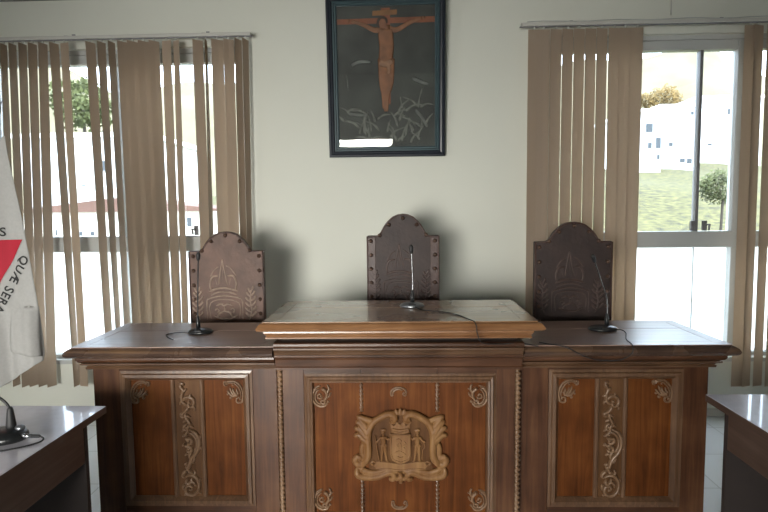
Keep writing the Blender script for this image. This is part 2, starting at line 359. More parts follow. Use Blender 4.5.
def corner_ornament(parent, cx, cz, y, sx=1, sz=1, mirror=False, kind=0):
    """C-scroll acanthus corner: traced in a 40-unit cell, open towards the panel's middle"""
    m = MB(); k = .0027 if kind == 0 else .0026
    def q(pts): return [((x-20)*k*sx, (20-z)*k*sz) for x, z in pts]
    def st(pts, a, b=None): m.rel(q(pts), a*k*1.0, (b or a)*k*1.0, 0, 1.9)
    if kind == 0:
        st([(33, 7), (30, 3), (24, 1), (16, 2), (9, 7), (5, 14), (3, 23), (4, 32), (7, 36)], 1.6, 1.6)
        st([(30, 7), (25, 4), (18, 5), (12, 10), (8, 17), (6.5, 25), (7.5, 31)], 1.3, 1.3)
        st([(31, 10), (34, 8), (35, 4), (32, 2), (29, 4), (30, 7), (32, 7)], 1.6, 1.2)
        st([(4, 31), (5, 37), (10, 39), (14, 37), (14, 32), (10, 30), (8, 33), (10, 35)], 1.9, 1.3)
        st([(11, 26), (15, 24), (19, 19), (20, 13)], 3.2, 1.2); st([(13, 26), (19, 24), (23, 18), (25, 11)], 2.8, 1.2)
        st([(14, 27), (22, 26), (27, 21), (30, 17)], 2.8, 1.2); st([(10, 24), (13, 19), (14, 14)], 2.4, 1.0)
        for (a, b, r) in ((29, 24, 2), (24, 30, 2.6), (20, 8, 1.6)): m.ball(((a-20)*k*sx, -.001, (20-b)*k*sz), r*k, r*k, r*k)
    else:
        st([(13, 6), (6, 10), (2, 18), (2, 27), (7, 35), (15, 39), (22, 38), (27, 33)], 2.2, 2.6)
        st([(14, 9), (9, 13), (6, 20), (7, 28), (12, 34), (19, 35)], 1.4, 1.6)
        st([(2, 14), (5, 8), (11, 4), (16, 4)], 1.4, 1.2)
        st([(17, 8), (22, 10), (26, 16), (25, 24), (20, 30)], 3.4, 2.2); st([(24, 18), (29, 11), (29, 4), (26, 1)], 2.8, 1.2)
        st([(26, 13), (31, 9), (34, 9)], 2, 1); st([(24, 24), (30, 21), (33, 15)], 2.4, 1.2)
        st(spiral(14, 21, 5.2, 1.2, 20, 440, 16), 1.7, 1.3); st(spiral(19, 31, 4.6, 1.2, -30, 380, 16), 1.8, 1.4)
        m.ball(((28-20)*k*sx, -.001, (31-20)*-k*sz), 2.4*k, 2.4*k, 2.4*k)
    return m.build('corner_carving', W_CARVE, parent, loc=(cx, y, cz))
GAR = [([(45, 42), (40, 55), (50, 70), (44, 88), (44, 108), (52, 122), (66, 128)], 4.4, 4.2), ([(36, 48), (46, 44), (54, 52)], 4, 3),
       ([(46, 118), (52, 104), (66, 96), (82, 100), (90, 114), (86, 130), (74, 136), (66, 126), (72, 116)], 4.6, 3.6),
       ([(66, 130), (62, 146), (50, 158), (38, 164), (42, 174), (54, 172)], 4.8, 3.4), ([(48, 110), (38, 118), (36, 128)], 4, 2.5), ([(84, 132), (92, 140), (88, 152)], 4, 2),
       ([(54, 160), (58, 178), (66, 192), (72, 206)], 4.4, 4.6), ([(62, 200), (50, 206), (46, 218), (56, 226), (64, 218)], 4.6, 3.4), ([(72, 204), (62, 216), (60, 232), (50, 246), (38, 252)], 4.6, 3),
       ([(66, 226), (84, 232), (98, 248), (104, 272), (100, 298), (88, 320), (74, 336), (66, 352), (60, 372), (50, 386)], 4.8, 5.2),
       ([(62, 234), (78, 242), (90, 256), (94, 276), (90, 298), (78, 316)], 3.2, 3.2),
       ([(50, 256), (60, 262), (72, 260), (76, 272), (66, 280), (56, 276)], 4.8, 3.6), ([(48, 292), (58, 288), (70, 294), (74, 306), (62, 312), (52, 304)], 4.8, 3.6),
       ([(74, 312), (64, 324), (66, 340)], 4.5, 3), ([(84, 330), (80, 346), (70, 356)], 4, 2.6), ([(48, 368), (58, 380), (62, 396)], 4.6, 3.6), ([(50, 386), (38, 396), (34, 408), (44, 414)], 4.4, 3),
       ([(44, 414), (60, 404), (78, 406), (92, 420), (98, 442), (92, 466), (76, 482), (58, 482), (46, 470), (46, 454), (58, 446), (70, 454), (66, 466)], 5, 3.8),
       ([(52, 420), (48, 434), (58, 438), (70, 430), (80, 438), (82, 452)], 4.6, 3.2), ([(78, 404), (84, 392), (78, 382)], 4, 2.4), ([(40, 440), (34, 452), (38, 464)], 4, 2.4)]
GAR += [([(x, z), (x+dx*.6, z+dz*.35), (x+dx, z+dz)], 4.4, 2) for x, z, dx, dz in ((48, 74, 14, -10), (44, 92, -12, 8), (70, 98, 8, -14), (58, 170, 16, 8), (60, 186, -16, 10), (70, 208, 14, 8), (52, 222, -14, 12), (100, 262, 10, -14), (104, 290, 8, 14), (60, 246, -14, -6), (48, 282, -10, 8), (60, 318, -14, 10), (66, 350, 14, 8), (56, 360, -14, 4), (60, 392, 16, 4), (96, 430, 8, -12), (94, 468, 8, 12), (50, 478, -12, 8), (66, 430, 4, -14))]
def garland(parent, x, z, y, flip=1, thin=1.0):
    m = MB(); k = .00121
    for pts, a, b in GAR:
        m.rel([((px-64)*k*flip, (262-pz)*k) for px, pz in pts], a*k*thin*1.45, b*k*thin*1.45, 0, 1.7)
    for px, pz in ((60, 268), (60, 300), (70, 118), (62, 462), (56, 216), (44, 166)): m.ball(((px-64)*k*flip, -.002, (262-pz)*k), .007*thin, .007, .007*thin)
    return m.build('garland_carving', W_CARVE, parent, loc=(x, y, z))
def rope(name, x, y, z0, z1, r, parent, mat, pitch=.026):
    m = MB(); n = 10; seg = int((z1-z0)/.0035); rings = []
    for i in range(seg+1):
        z = z0+(z1-z0)*i/seg; ring = []
        for k in range(n):
            a = 2*PI*k/n; rr = r*(1+.42*math.cos(2*(a-2*PI*z/(pitch*2)))); ring.append((x+rr*math.cos(a), y-rr*math.sin(a), z))
        rings.append(ring)
    return m.loft(rings, True).build(name, mat, parent)

def side_desk(label, xa, xb, outer, fx0, fx1, sx0, sx1, Y0, rz=TILT):
    """xa..xb body extents, fx panel frame, sx centre strip; outer = -1 left unit, 1 right unit. Y0 = front edge of the top"""
    xc = (xa+xb)/2; e = thing('judge_bench', label, 'desk', (xc, Y0, 0), rz)
    A, B = xa-xc, xb-xc; F0, F1 = fx0-xc, fx1-xc; S0, S1 = sx0-xc, sx1-xc
    yb = .075; D = .56; l, r = (1.17, 0) if outer < 0 else (0, 1.22)
    MB().cornice(A, B, yb, D, [(.052, .8962), (.063, .892), (.073, .884), (.079, .872), (.077, .862), (.070, .855), (.058, .850), (.050, .849)], l, r).build('top_moulding', W_NOSED, e)
    bx0 = A-.055*l; bx1 = B+.055*r
    plank_obj('desktop', bx0, bx1, yb-.055, D, .9, .055, 3, e, W_TOP)
    MB().cornice(A, B, yb, D-.01, [(.045, .848), (.046, .838), (.040, .828), (.030, .822), (.026, .8195)], l, r).build('cornice', W_RAIL, e)
    MB().cornice(A, B, yb, D-.01, [(.034, .819), (.034, .813), (.018, .806), (.014, .801), (.020, .797), (.018, .789), (.004, .785)], l, r).build('bed_moulding', W_MOLD, e)
    MB().box(A, B, yb+.022, yb+.045, .02, .786).box(A, A+.02, yb+.045, D-.03, .02, .786).box(B-.02, B, yb+.045, D-.03, .02, .786).build('carcass', W_STILE, e)
    MB().box(A, F0-.0012, yb, yb+.022, .09, .786).build('stile', W_STILE, e, bevel=.0015)
    MB().box(F1+.0012, B, yb, yb+.022, .09, .786).build('stile', W_STILE, e, bevel=.0015)
    MB().box(F0, F1, yb+.001, yb+.022, .772, .786).build('rail', W_RAIL, e)
    MB().box(F0, F1, yb+.001, yb+.022, .09, .136).build('rail', W_RAIL, e)
    MB().cornice(A, B, yb, yb+.05, [(.0, .092), (.012, .085), (.018, .07), (.018, 0)], l, r).build('plinth', W_RAIL, e)
    fr = MB().ring(F0, F1, .132, .776, [(0, yb-.002), (.012, yb-.004), (.016, yb-.012), (.030, yb-.014), (.038, yb-.004), (.046, yb+.006), (.046, yb+.022), (0, yb+.022)])
    fr.build('panel_moulding', W_MOLDV, e)
    for a, b in ((F0+.046, S0), (S1, F1-.046)): MB().box(a, b, yb+.010, yb+.0215, .177, .731).build('panel', W_PANEL, e)
    MB().box(S0, S1, yb+.006, yb+.0215, .177, .731).build('centre_strip', W_STRIP, e)
    for x in (S0, S1):
        MB().loft([[(x-.011, yb+.010, z), (x-.009, yb+.001, z), (x-.003, yb-.004, z), (x+.003, yb-.004, z), (x+.009, yb+.001, z), (x+.011, yb+.010, z)] for z in (.176, .734)]).build('strip_moulding', W_MOLDV, e)
    corner_ornament(e, F0+.093, .674, yb+.008, 1, 1); corner_ornament(e, F1-.093, .674, yb+.008, -1, 1)
    garland(e, (S0+S1)/2, .452, yb+.004, 1 if outer < 0 else 1)
    return e
side_desk('long carved wooden judge bench wing under the left chair, standing by the left window', -1.43, -.583, -1, -1.307, -.694, -1.066, -.931, 2.405)
side_desk('long carved wooden judge bench wing under the right chair, standing by the right window', .524, 1.362, 1, .652, 1.252, .872, .998, 2.425)

# centre unit
XC = -.0275; e = thing('judge_bench', 'raised central wooden judge bench with a carved coat of arms on its front', 'desk', (XC, 2.36, 0), TILT*.6)
A, B = -.5445, .5445; yb = .075; D = .58
TT = 1.02
MB().cornice(A, B, yb-.01, D-.035, [(.046, TT-.0038), (.056, TT-.009), (.064, TT-.020), (.068, TT-.028), (.064, TT-.036), (.050, TT-.041), (.046, TT-.042)], 1, 1.25, 1).build('top_moulding', W_NOSE, e)
plank_obj('desktop', A-.044, B+.054, yb-.054, D+.01, TT, .06, 3, e, W_TOPC)
MB().cornice(A, B, yb-.01, D-.035, [(.040, TT-.043), (.041, TT-.050), (.034, TT-.058), (.030, TT-.066), (.034, TT-.070), (.034, TT-.076), (.020, TT-.080)], 1, 1, 1).build('cornice', W_NOSE, e)
MB().box(A+.02, B-.02, yb+.01, D-.03, .925, TT-.079).build('riser', M_GAP, e)
MB().cornice(A, B, yb-.01, D-.01, [(.030, .925), (.038, .921), (.040, .912), (.034, .904), (.030, .902)], 0, 0).build('upper_cornice', W_RAIL, e)
MB().cornice(A, B, yb-.01, D-.01, [(.036, .9015), (.036, .894), (.028, .886), (.022, .876), (.020, .868)], 0, 0).build('cornice', W_MOLD, e)
MB().cornice(A, B, yb-.01, D-.01, [(.026, .8675), (.026, .860), (.012, .852), (.006, .842), (.002, .812), (.008, .808), (.008, .799), (0, .797)], 0, 0).build('frieze', W_RAIL, e)
MB().box(A, B, yb+.022, yb+.045, .02, .797).box(A, A+.02, yb+.045, D-.03, .02, .797).box(B-.02, B, yb+.045, D-.03, .02, .797).build('carcass', W_STILE, e)
F0, F1 = -.448-XC, .405-XC; S = [-.193-XC, .146-XC]
MB().box(A+.028, F0-.0012, yb, yb+.022, .09, .797).build('stile', W_STILE, e, bevel=.0015)
MB().box(F1+.0012, B-.028, yb, yb+.022, .09, .797).build('stile', W_STILE, e, bevel=.0015)
for a, b in ((F0, S[0]-.001), (S[0]+.001, S[1]-.001), (S[1]+.001, F1)):
    MB().box(a, b, yb+.001, yb+.022, .774, .797).build('rail', W_RAIL, e)
    MB().box(a, b, yb+.001, yb+.022, .03, .105).build('rail', W_RAIL, e)
MB().cornice(A, B, yb, yb+.05, [(.0, .092), (.012, .085), (.018, .07), (.018, 0)], 0, 0).build('plinth', W_RAIL, e)
MB().ring(F0, F1, .088, .776, [(0, yb-.002), (.010, yb-.006), (.014, yb-.012), (.024, yb-.010), (.029, yb-.016), (.037, yb-.014), (.043, yb+.004), (.043, yb+.022), (0, yb+.022)]).build('panel_moulding', W_MOLDV, e)
for a, b in ((F0+.043, S[0]), (S[0], S[1]), (S[1], F1-.043)):
    MB().box(a+.0006, b-.0006, yb+.008, yb+.0215, .130, .734).build('panel', W_PANEL, e, bevel=.001)
for x in (A+.014, B-.014):
    rope('rope_moulding', x, yb+.012, .09, .797, .0105, e, W_CARVE, .022)
for x in S:
    rope('rope_moulding', x, yb+.008, .60, .732, .0068, e, W_MOLDV, .020); rope('rope_moulding', x, yb+.008, .132, .29, .0068, e, W_MOLDV, .020)
for x, sx in ((-.363-XC, 1), (.318-XC, -1)):
    corner_ornament(e, x, .676, yb+.006, sx, 1, kind=1); corner_ornament(e, x, .195, yb+.006, sx, 1, kind=1)
for z, s in ((.690, 1), (.168, -1)):
    m = MB(); k = s
    m.rel([(-.036, -.012*k), (-.032, .006*k), (-.018, .018*k), (0, .021*k), (.018, .018*k), (.032, .006*k), (.034, -.010*k)], .0045, None, 0, .9)
    m.rel([(-.026, -.012*k), (-.022, .003*k), (-.010, .011*k), (.004, .012*k), (.018, .008*k)], .0035, None, 0, .9)
    m.rel([(.034, -.008*k), (.028, -.016*k), (.020, -.010*k), (.024, -.002*k), (.029, -.006*k)], .0045, .003, 0, 1)
    m.rel([(-.036, -.010*k), (-.030, -.017*k), (-.023, -.011*k)], .004, .003, 0, 1)
    m.build('crescent_carving', W_CARVE, e, loc=(-.026-XC, yb+.004, z))
# carved coat of arms: traced cell 480 wide, 400 high
cr_ = bpy.data.objects.new('coat_of_arms', None); col.objects.link(cr_); cr_.parent = e; cr_.location = (-.0195-XC, yb+.004, .446)
K = .000888
def cp(pts, f=1): return [((x-308)*K*f, (270-z)*K) for x, z in pts]
m = MB()
m.prism(cp([(150, 360), (140, 280), (150, 190), (185, 140), (240, 110), (308, 95), (376, 110), (431, 140), (466, 190), (476, 280), (466, 360), (470, 400), (420, 425), (308, 440), (196, 425), (146, 400)]), -.006, .006)
m.build('ground', W_CRESTB, cr_)
m = MB()
def cs(pts, a, b=None, y=-.008, dep=.85):
    for f in (1, -1): m.rel(cp(pts, f), a*K*1.35, (b or a)*K*1.3, y, dep, n=10, sm=7)
cs([(262, 150), (278, 140), (280, 118), (262, 104), (238, 106), (205, 122), (172, 146), (152, 180), (144, 225), (146, 280), (142, 325), (120, 362), (100, 372)], 13, 15, -.012, 1.1)
cs([(258, 128), (268, 128), (268, 116), (258, 112)], 9, 9, -.016)
cs([(205, 128), (165, 140), (130, 130), (105, 122), (92, 128)], 13, 12, -.010)
cs([(150, 215), (128, 180), (105, 150), (84, 142)], 20, 10, -.010, 1.0); cs([(148, 230), (122, 205), (98, 180), (74, 176)], 17, 9, -.012, 1.0)
cs([(146, 250), (122, 232), (98, 214), (72, 216)], 17, 9, -.010, 1.0); cs([(140, 180), (128, 155), (112, 138), (100, 132)], 12, 8, -.016, 1.0)
cs([(140, 250), (122, 262), (112, 290), (116, 325), (124, 350)], 13, 9, -.006)
cs([(118, 352), (98, 366), (82, 356), (78, 340), (90, 326), (104, 334), (102, 348)], 13, 11, -.012)
cs([(90, 384), (86, 404), (96, 424), (124, 432), (160, 434), (196, 430), (228, 416), (252, 408), (272, 418), (272, 438), (258, 444), (252, 434)], 14, 10, -.010, 1.0)
cs([(100, 390), (130, 402), (165, 410), (200, 404), (240, 396), (280, 402), (300, 410)], 12, 9, -.008)
cs([(100, 392), (112, 382), (104, 374)], 12, 10, -.010)
for x, z, x2, z2 in ((308, 110, 308, 72), (298, 108, 282, 80), (318, 108, 334, 80), (290, 106, 268, 92), (326, 106, 348, 92)):
    m.rel(cp([(x, z), ((x+x2)/2, (z+z2)/2-4), (x2, z2)]), 11*K, 6*K, -.012, 1.0)
for x, z, r in ((308, 432, 16), (290, 440, 11), (326, 440, 11), (308, 455, 11), (308, 415, 11)): m.ball(((x-308)*K, -.012, (270-z)*K), r*K, .012, r*K)
m.build('cartouche', W_CREST, cr_, remesh=.0022)
m = MB()
sh = [(256, 205), (360, 205), (362, 250), (362, 310), (352, 340), (330, 354), (308, 360), (286, 354), (264, 340), (254, 310), (254, 250)]
m.prism(cp(sh), -.020, .0); m.build('shield', W_CREST, cr_, bevel=.003)
m = MB(); m.rel(cp([(262, 212), (354, 212), (355, 310), (344, 336), (308, 350), (272, 336), (261, 310), (262, 212)]), 3*K, None, -.020, 1, taper=False, sm=1)
m.rel(cp([(285, 235), (300, 230), (312, 240), (300, 252), (288, 262), (300, 272)]), 4*K, 3*K, -.020); m.rel(cp([(325, 240), (335, 255), (322, 268), (332, 282)]), 4*K, 3*K, -.020)
m.rel(cp([(280, 300), (300, 292), (322, 300), (336, 312)]), 4*K, 3*K, -.020); m.rel(cp([(292, 318), (306, 326), (322, 320)]), 4*K, 3*K, -.020); m.rel(cp([(308, 250), (310, 275), (305, 295)]), 4*K, 3*K, -.020)
m.build('shield_relief', W_CREST, cr_)
m = MB()
m.rel(cp([(262, 192), (308, 198), (354, 192)]), 8*K, None, -.014, 1.2, taper=False)
m.rel(cp([(266, 180), (308, 186), (350, 180)]), 5*K, None, -.014, 1.2, taper=False)
m.prism(cp([(262, 186), (256, 148), (278, 166), (290, 140), (308, 162), (326, 140), (338, 166), (360, 148), (354, 186)]), -.012, 0)
for x, z in ((256, 146), (290, 138), (326, 138), (360, 146), (308, 160)): m.ball(((x-308)*K, -.01, (270-z)*K), 6*K, 6*K, 6*K)
m.build('crown', W_CREST, cr_, remesh=.0018)
for f in (1, -1):
    m = MB(); b = lambda pts, a, c=None, y=-.010: m.rel(cp(pts, f), a*K, (c or a)*K, y, 1.0, n=8, taper=False, sm=4)
    m.ball((cp([(222, 197)], f)[0][0], -.014, cp([(222, 197)])[0][1]), 10*K, 11*K, 12*K)
    b([(210, 188), (222, 183), (236, 190)], 6, 6, -.013)                     # hat brim
    b([(222, 206), (222, 216)], 6); b([(222, 218), (223, 240), (222, 268)], 15, 12); b([(208, 262), (222, 272), (238, 262)], 9)
    b([(216, 270), (214, 305), (212, 348)], 10, 6); b([(229, 270), (233, 305), (238, 346)], 10, 6)
    b([(212, 350), (202, 354)], 6, 5); b([(238, 350), (248, 353)], 6, 5)
    b([(210, 222), (198, 238), (188, 248), (186, 240)], 6, 5, -.014); b([(235, 222), (246, 234), (254, 226)], 6, 5, -.014)
    if f == 1: b([(180, 215), (190, 280), (202, 350)], 3.2, 3.2, -.016)
    else: b([(190, 250), (186, 275), (196, 290), (200, 340)], 4, 3, -.012)
    m.build('supporter', W_CREST, cr_, remesh=.0014)
m = MB(); m.prism(cp([(186, 352), (240, 356), (308, 366), (376, 356), (430, 352), (444, 372), (430, 388), (376, 384), (308, 394), (240, 384), (186, 388), (172, 372)]), -.014, 0)
m.rel(cp([(182, 350), (240, 354), (308, 364), (376, 354), (434, 350)]), 4*K, None, -.014); m.rel(cp([(182, 388), (240, 386), (308, 395), (376, 386), (434, 388)]), 4*K, None, -.014)
m.rel(cp([(172, 372), (160, 360), (168, 350), (184, 356)]), 7*K, 4*K, -.010); m.rel(cp([(172, 372), (160, 360), (168, 350), (184, 356)], -1), 7*K, 4*K, -.010)
m.build('ribbon', W_CREST, cr_, bevel=.0015)

# ------------------------------------------------------------ high-backed leather chairs
EMB = [([(262, 128), (252, 180), (243, 238)], 3), ([(262, 128), (270, 180), (282, 238)], 3), ([(262, 150), (262, 235)], 3), ([(243, 200), (215, 205), (204, 235), (208, 262)], 5),
       ([(282, 200), (308, 200), (322, 230), (316, 262)], 5), ([(244, 160), (222, 178), (206, 205)], 3), ([(278, 155), (300, 170), (322, 200)], 3),
       ([(200, 268), (230, 256), (262, 253), (295, 256), (328, 266)], 6), ([(206, 284), (235, 272), (264, 269), (295, 272), (322, 282)], 4),
       ([(188, 390), (188, 312), (200, 298), (235, 289), (266, 286), (300, 289), (334, 297), (347, 310), (347, 390)], 4), ([(204, 386), (204, 318), (262, 302), (332, 318), (332, 386)], 3),
       ([(228, 330), (250, 322), (266, 330), (282, 322), (305, 330)], 5), ([(266, 335), (266, 352), (244, 362), (234, 380)], 5), ([(266, 352), (290, 360), (302, 380)], 5),
       ([(222, 350), (232, 342), (242, 350), (232, 360)], 4), ([(292, 346), (304, 340), (312, 352), (302, 360)], 4), ([(216, 372), (250, 386), (290, 386), (322, 372)], 4),
       ([(228, 215), (236, 240)], 3), ([(296, 212), (290, 240)], 3)]
for cx0, f in ((385, 1), (147, -1)):
    EMB.append(([(cx0-8*f, 392), (cx0+3*f, 350), (cx0-2*f, 310), (cx0+2*f, 262)], 4))
    for z, d in ((375, 24), (352, 26), (330, 24), (308, 24), (286, 18), (268, 12)):
        EMB.append(([(cx0, z), (cx0+d*.6, z-8), (cx0+d, z-22)], 5)); EMB.append(([(cx0, z+4), (cx0-d*.6, z-4), (cx0-d, z-16)], 5))
def chair(label, x, y, ztop, w, hs, rz=0, border=0, ML=None, ME=None, zseat=.46):
    """w backrest width, hs shoulder height below ztop"""
    e = thing('high_backed_chair', label, 'chair', (x, y, 0), rz)
    h = w/2; zs = ztop-hs; zb = .52
    prof = [(1, 0), (.72, 0), (.655, .05), (.60, .20), (.53, .42), (.42, .66), (.28, .87), (.14, .97), (0, 1)]
    arch = [(h*a, zs+hs*b) for a, b in prof]
    poly = [(h, zb)]+arch+[(-a, b) for a, b in arch[-2::-1]]+[(-h, zb)]
    m = MB(); m.prism(poly, 0, .045); m.build('backrest', ML, e, bevel=.006)
    # thin padded edge bead
    m = MB(); P = [(px*.985, -.001, pz-(0.004 if pz > zs-.01 else 0)) for px, pz in poly]
    m.tube(P, .0055, 6); m.build('edge_piping', M_LEATHB, e)
    k = w/323
    m = MB()
    for pts, r in EMB:
        q = [((a-279)*k*.97, zs-(c-92)*k) for a, c in pts]
        m.rel(q, r*k*.95, None, .0005, .9, n=6, sm=4)
    m.build('embossing', ME, e)
    if border:
        for s in (-1, 1):
            MB().box(min(s*h*.76, s*h*.97), max(s*h*.76, s*h*.97), -.004, 0, zb, zs-.012).build('leather_band', M_LEATHB, e, bevel=.002)
    sp = []
    for s in (-1, 1):
        for i in range(9): sp.append((s*h*.885, zs-.032-i*.0865*w/.447))
    sp += [(-h*.64, zs+hs*.02), (h*.64, zs+hs*.02), (-h*.385, zs+hs*.50), (h*.385, zs+hs*.50), (0, zs+hs*.80)]
    for a, c in sp:
        if c < zb+.03: continue
        m = MB(); m.lathe([(0.0001, .012), (.005, .0112), (.009, .008), (.0118, .0035), (.0125, 0)], n=12)
        m.v = [(p[0], -p[2], p[1]) for p in m.v]; m.build('stud', M_STUD, e, loc=(a, -.003 if border else 0, c))
    m = MB().box(-h-.01, h+.01, -.46, .0, zseat-.06, zseat); m.build('seat', ML, e, bevel=.02)
    MB().box(-h, h, -.45, .02, zseat-.11, zseat-.06).build('seat_frame', W_RAIL, e, bevel=.004)
    for sx in (-1, 1):
        xx = sx*(h-.025)
        m = MB(); m.lathe([(.018, 0), (.026, .02), (.020, .06), (.024, .12), (.017, .18), (.026, .25), (.022, .32), (.024, .35)], (xx, -.42, 0), 14); m.build('leg', W_STILE, e)
        MB().box(xx-.02, xx+.02, .0, .045, 0, zb).build('leg', W_STILE, e, bevel=.003)
        MB().box(xx-.012, xx+.012, -.40, .0, .10, .135).build('stretcher', W_STILE, e)
    MB().box(-h+.04, h-.04, -.432, -.408, .14, .19).build('stretcher', W_RAIL, e)
    return e
chair('tall arched chair of worn embossed brown leather with studs, behind the left wing', -1.061, 3.30, 1.382, .450, .115, .0, 0, M_LEATHW, M_LEATHL)
chair('tallest arched dark leather chair with studded side bands, behind the central bench', -.003, 3.35, 1.477, .432, .130, 0, 1, M_LEATH, M_LEATHM)
chair('arched dark brown studded leather chair behind the right bench wing, before the closed blind', .979, 3.25, 1.421, .444, .112, .015, 0, M_LEATH, M_LEATHM)

# ------------------------------------------------------------ desk microphones
def mic(label, x, y, z, rz, stem, neckmat, basemat, cable, bw=.062, bh=.024):
    e = thing('gooseneck_microphone', label, 'microphone', (x, y, z), rz)
    m = MB(); m.lathe([(.0001, 0), (.96, 0), (1.0, .006), (.97, .012), (.80, bh*.75), (.5, bh*.97), (.0001, bh)], n=30, sx=1, sy=.80)
    m.v = [(p[0]*bw, p[1]*bw, p[2]) for p in m.v]; m.build('base', basemat, e)
    m = MB(); m.box(-.018, .018, -bw*.74, -bw*.4, bh*.45, bh*.86); m.build('push_button', M_BLACKM, e, bevel=.003)
    p0 = Vector(stem[0]); m = MB(); m.lathe([(.011, bh*.8), (.0105, bh+.03), (.008, bh+.036), (.007, bh+.055), (.0045, bh+.06)], (p0.x, p0.y, 0), 14); m.build('stem_socket', M_BLACK, e)
    P = cr([tuple(p) for p in stem], 8)
    m = MB(); m.tube(P, .0034, 8); m.build('gooseneck', neckmat, e)
    a = Vector(P[-1]); d = (a-Vector(P[-3])).normalized()
    m = MB(); m.tube([a-d*.004, a, a+d*.012, a+d*.026, a+d*.034, a+d*.038], [.004, .0075, .0098, .0105, .0085, .004], 14); m.build('microphone_head', M_BLACKM, e)
    if cable:
        c = MB(); c.tube(cr(cable, 8), .0024, 6); co = c.build('cable', M_BLACKM, e)
    return e
ZT, ZU = .9, TT
mic('black gooseneck microphone with an upright neck on the left bench wing', -1.012, 2.715, ZT, 0, [(-.012, 0, .05), (-.010, 0, .14), (-.004, -.002, .26), (.004, -.008, .365)], M_BLACKM, M_BLACK,
    [(-.055, -.01, .006), (-.09, -.004, .004), (-.125, -.012, .003), (-.150, -.05, .003), (-.12, -.11, .003), (-.075, -.155, .003)])
mic('gooseneck microphone with a silver base on the raised central bench', .040, 2.75, ZU, 0, [(.002, 0, .05), (.004, 0, .14), (-.001, -.004, .27)], M_CHROME, M_SILVER,
    [(.012, -.04, .008), (.04, -.09, .003), (.08, -.125, .003), (.145, -.16, .003), (.185, -.20, .003), (.222, -.28, .003), (.240, -.34, .004), (.258, -.385, .003), (.265, -.402, -.012), (.268, -.405, -.04),
     (.29, -.40, -.085), (.36, -.372, -.098), (.46, -.35, -.100), (.53, -.345, -.113), (.54, -.345, -.115)])
mic('gooseneck microphone with a long leaning neck on the right bench wing', .978, 2.757, ZT, 0, [(.018, -.004, .05), (.019, -.004, .11), (.010, -.008, .17), (-.028, -.03, .26), (-.066, -.06, .345)], M_CHROME, M_BLACK,
    [(.04, -.045, .012), (.070, -.06, .012), (.078, -.09, .004), (.055, -.15, .003), (.03, -.22, .003), (.02, -.30, .003), (.012, -.337, -.002), (.004, -.345, -.03), (-.04, -.34, -.058), (-.12, -.335, -.062), (-.19, -.338, -.045), (-.27, -.342, -.005), (-.31, -.33, .004), (-.345, -.300, .003), (-.375, -.27, .003)], bw=.070)

# ------------------------------------------------------------ foreground tables
def table(label, x0, x1, y0, y1, edge, gr=None):
    xc, yc = (x0+x1)/2, (y0+y1)/2; e = thing('office_table', label, 'table', (xc, yc, 0), 0, gr)
    X0, X1, Y0, Y1 = x0-xc, x1-xc, y0-yc, y1-yc
    MB().box(X0, X1, Y0, Y1, .7225, .75).build('tabletop', M_LAMTOP, e, bevel=.0015)
    s = 1 if edge > 0 else -1; xe = X1 if edge > 0 else X0
    MB().box(*sorted((xe, xe+s*.0015)), Y0, Y1, .7225, .7485).build('edge_band', M_LAMSIDE, e)
    xa = xe-s*.035
    MB().box(*sorted((xa, xa-s*.018)), Y0+.068, Y1-.098, .565, .7225).build('apron', M_LAMSIDE, e, bevel=.001)
    xb = (X0 if edge > 0 else X1)+s*.02
    for yy in (Y1-.095, Y0+.045): MB().box(*sorted((xa, xb)), yy, yy+.022, 0, .7225).build('end_panel', M_LAMIN, e, bevel=.001)
    MB().box(*sorted((xb+s*.01, xb+s*.028)), Y0+.07, Y1-.10, .18, .7225).build('modesty_panel', M_LAMIN, e)
    return e
table('grey-topped dark table in the left foreground with a microphone on it', -1.165-.75, -1.165, .45, 2.09, 1)
table('grey-topped dark table in the right foreground, empty on top', 1.207, 1.207+.75, .55, 2.235, -1)
e = thing('gooseneck_microphone', 'black gooseneck microphone with a silver plug on the left foreground table', 'microphone', (-1.340, 1.772, .75), 0)
m = MB(); m.lathe([(.0001, 0), (.074, 0), (.078, .008), (.076, .018), (.062, .028), (.03, .033), (.0001, .034)], n=30, sy=.80); m.build('base', M_BLACK, e)
m = MB(); m.lathe([(.017, .022), (.0155, .045), (.012, .075), (.009, .098), (.005, .104)], (.014, .018, 0), 16); m.build('stem_socket', M_BLACKM, e)
m = MB(); P = cr([(.014, .018, .09), (.008, .018, .108), (-.012, .017, .130), (-.045, .015, .150), (-.10, .010, .175), (-.16, 0, .205), (-.21, -.02, .25)], 8); m.tube(P, .0045, 8); m.build('gooseneck', M_BLACKM, e)
m = MB(); a = Vector(P[-1]); m.tube([a, a+Vector((-.015, -.01, .02)), a+Vector((-.03, -.02, .04))], [.006, .011, .008], 12); m.build('microphone_head', M_BLACKM, e)
MB().ball((.046, .016, .033), .017, .015, .011, 16).build('push_button', M_SILVER, e)
m = MB(); m.tube([(.064, -.013, .0165), (.086, -.0135, .0165), (.104, -.014, .0165)], [.0075, .0075, .0065], 12); pl = m.build('plug', M_CHROME, e)
MB().tube([(.103, -.014, .0165), (.130, -.014, .0160), (.136, -.014, .0155)], [.0062, .0055, .003], 12).build('plug_sleeve', M_BLACKM, pl)
MB().tube(cr([(.134, -.014, .0155), (.147, -.018, .010), (.142, -.034, .004), (.11, -.070, .003), (.05, -.105, .003), (-.03, -.130, .003), (-.14, -.155, .003), (-.30, -.19, .003)], 8), .0028, 6).build('cable', M_BLACKM, e)

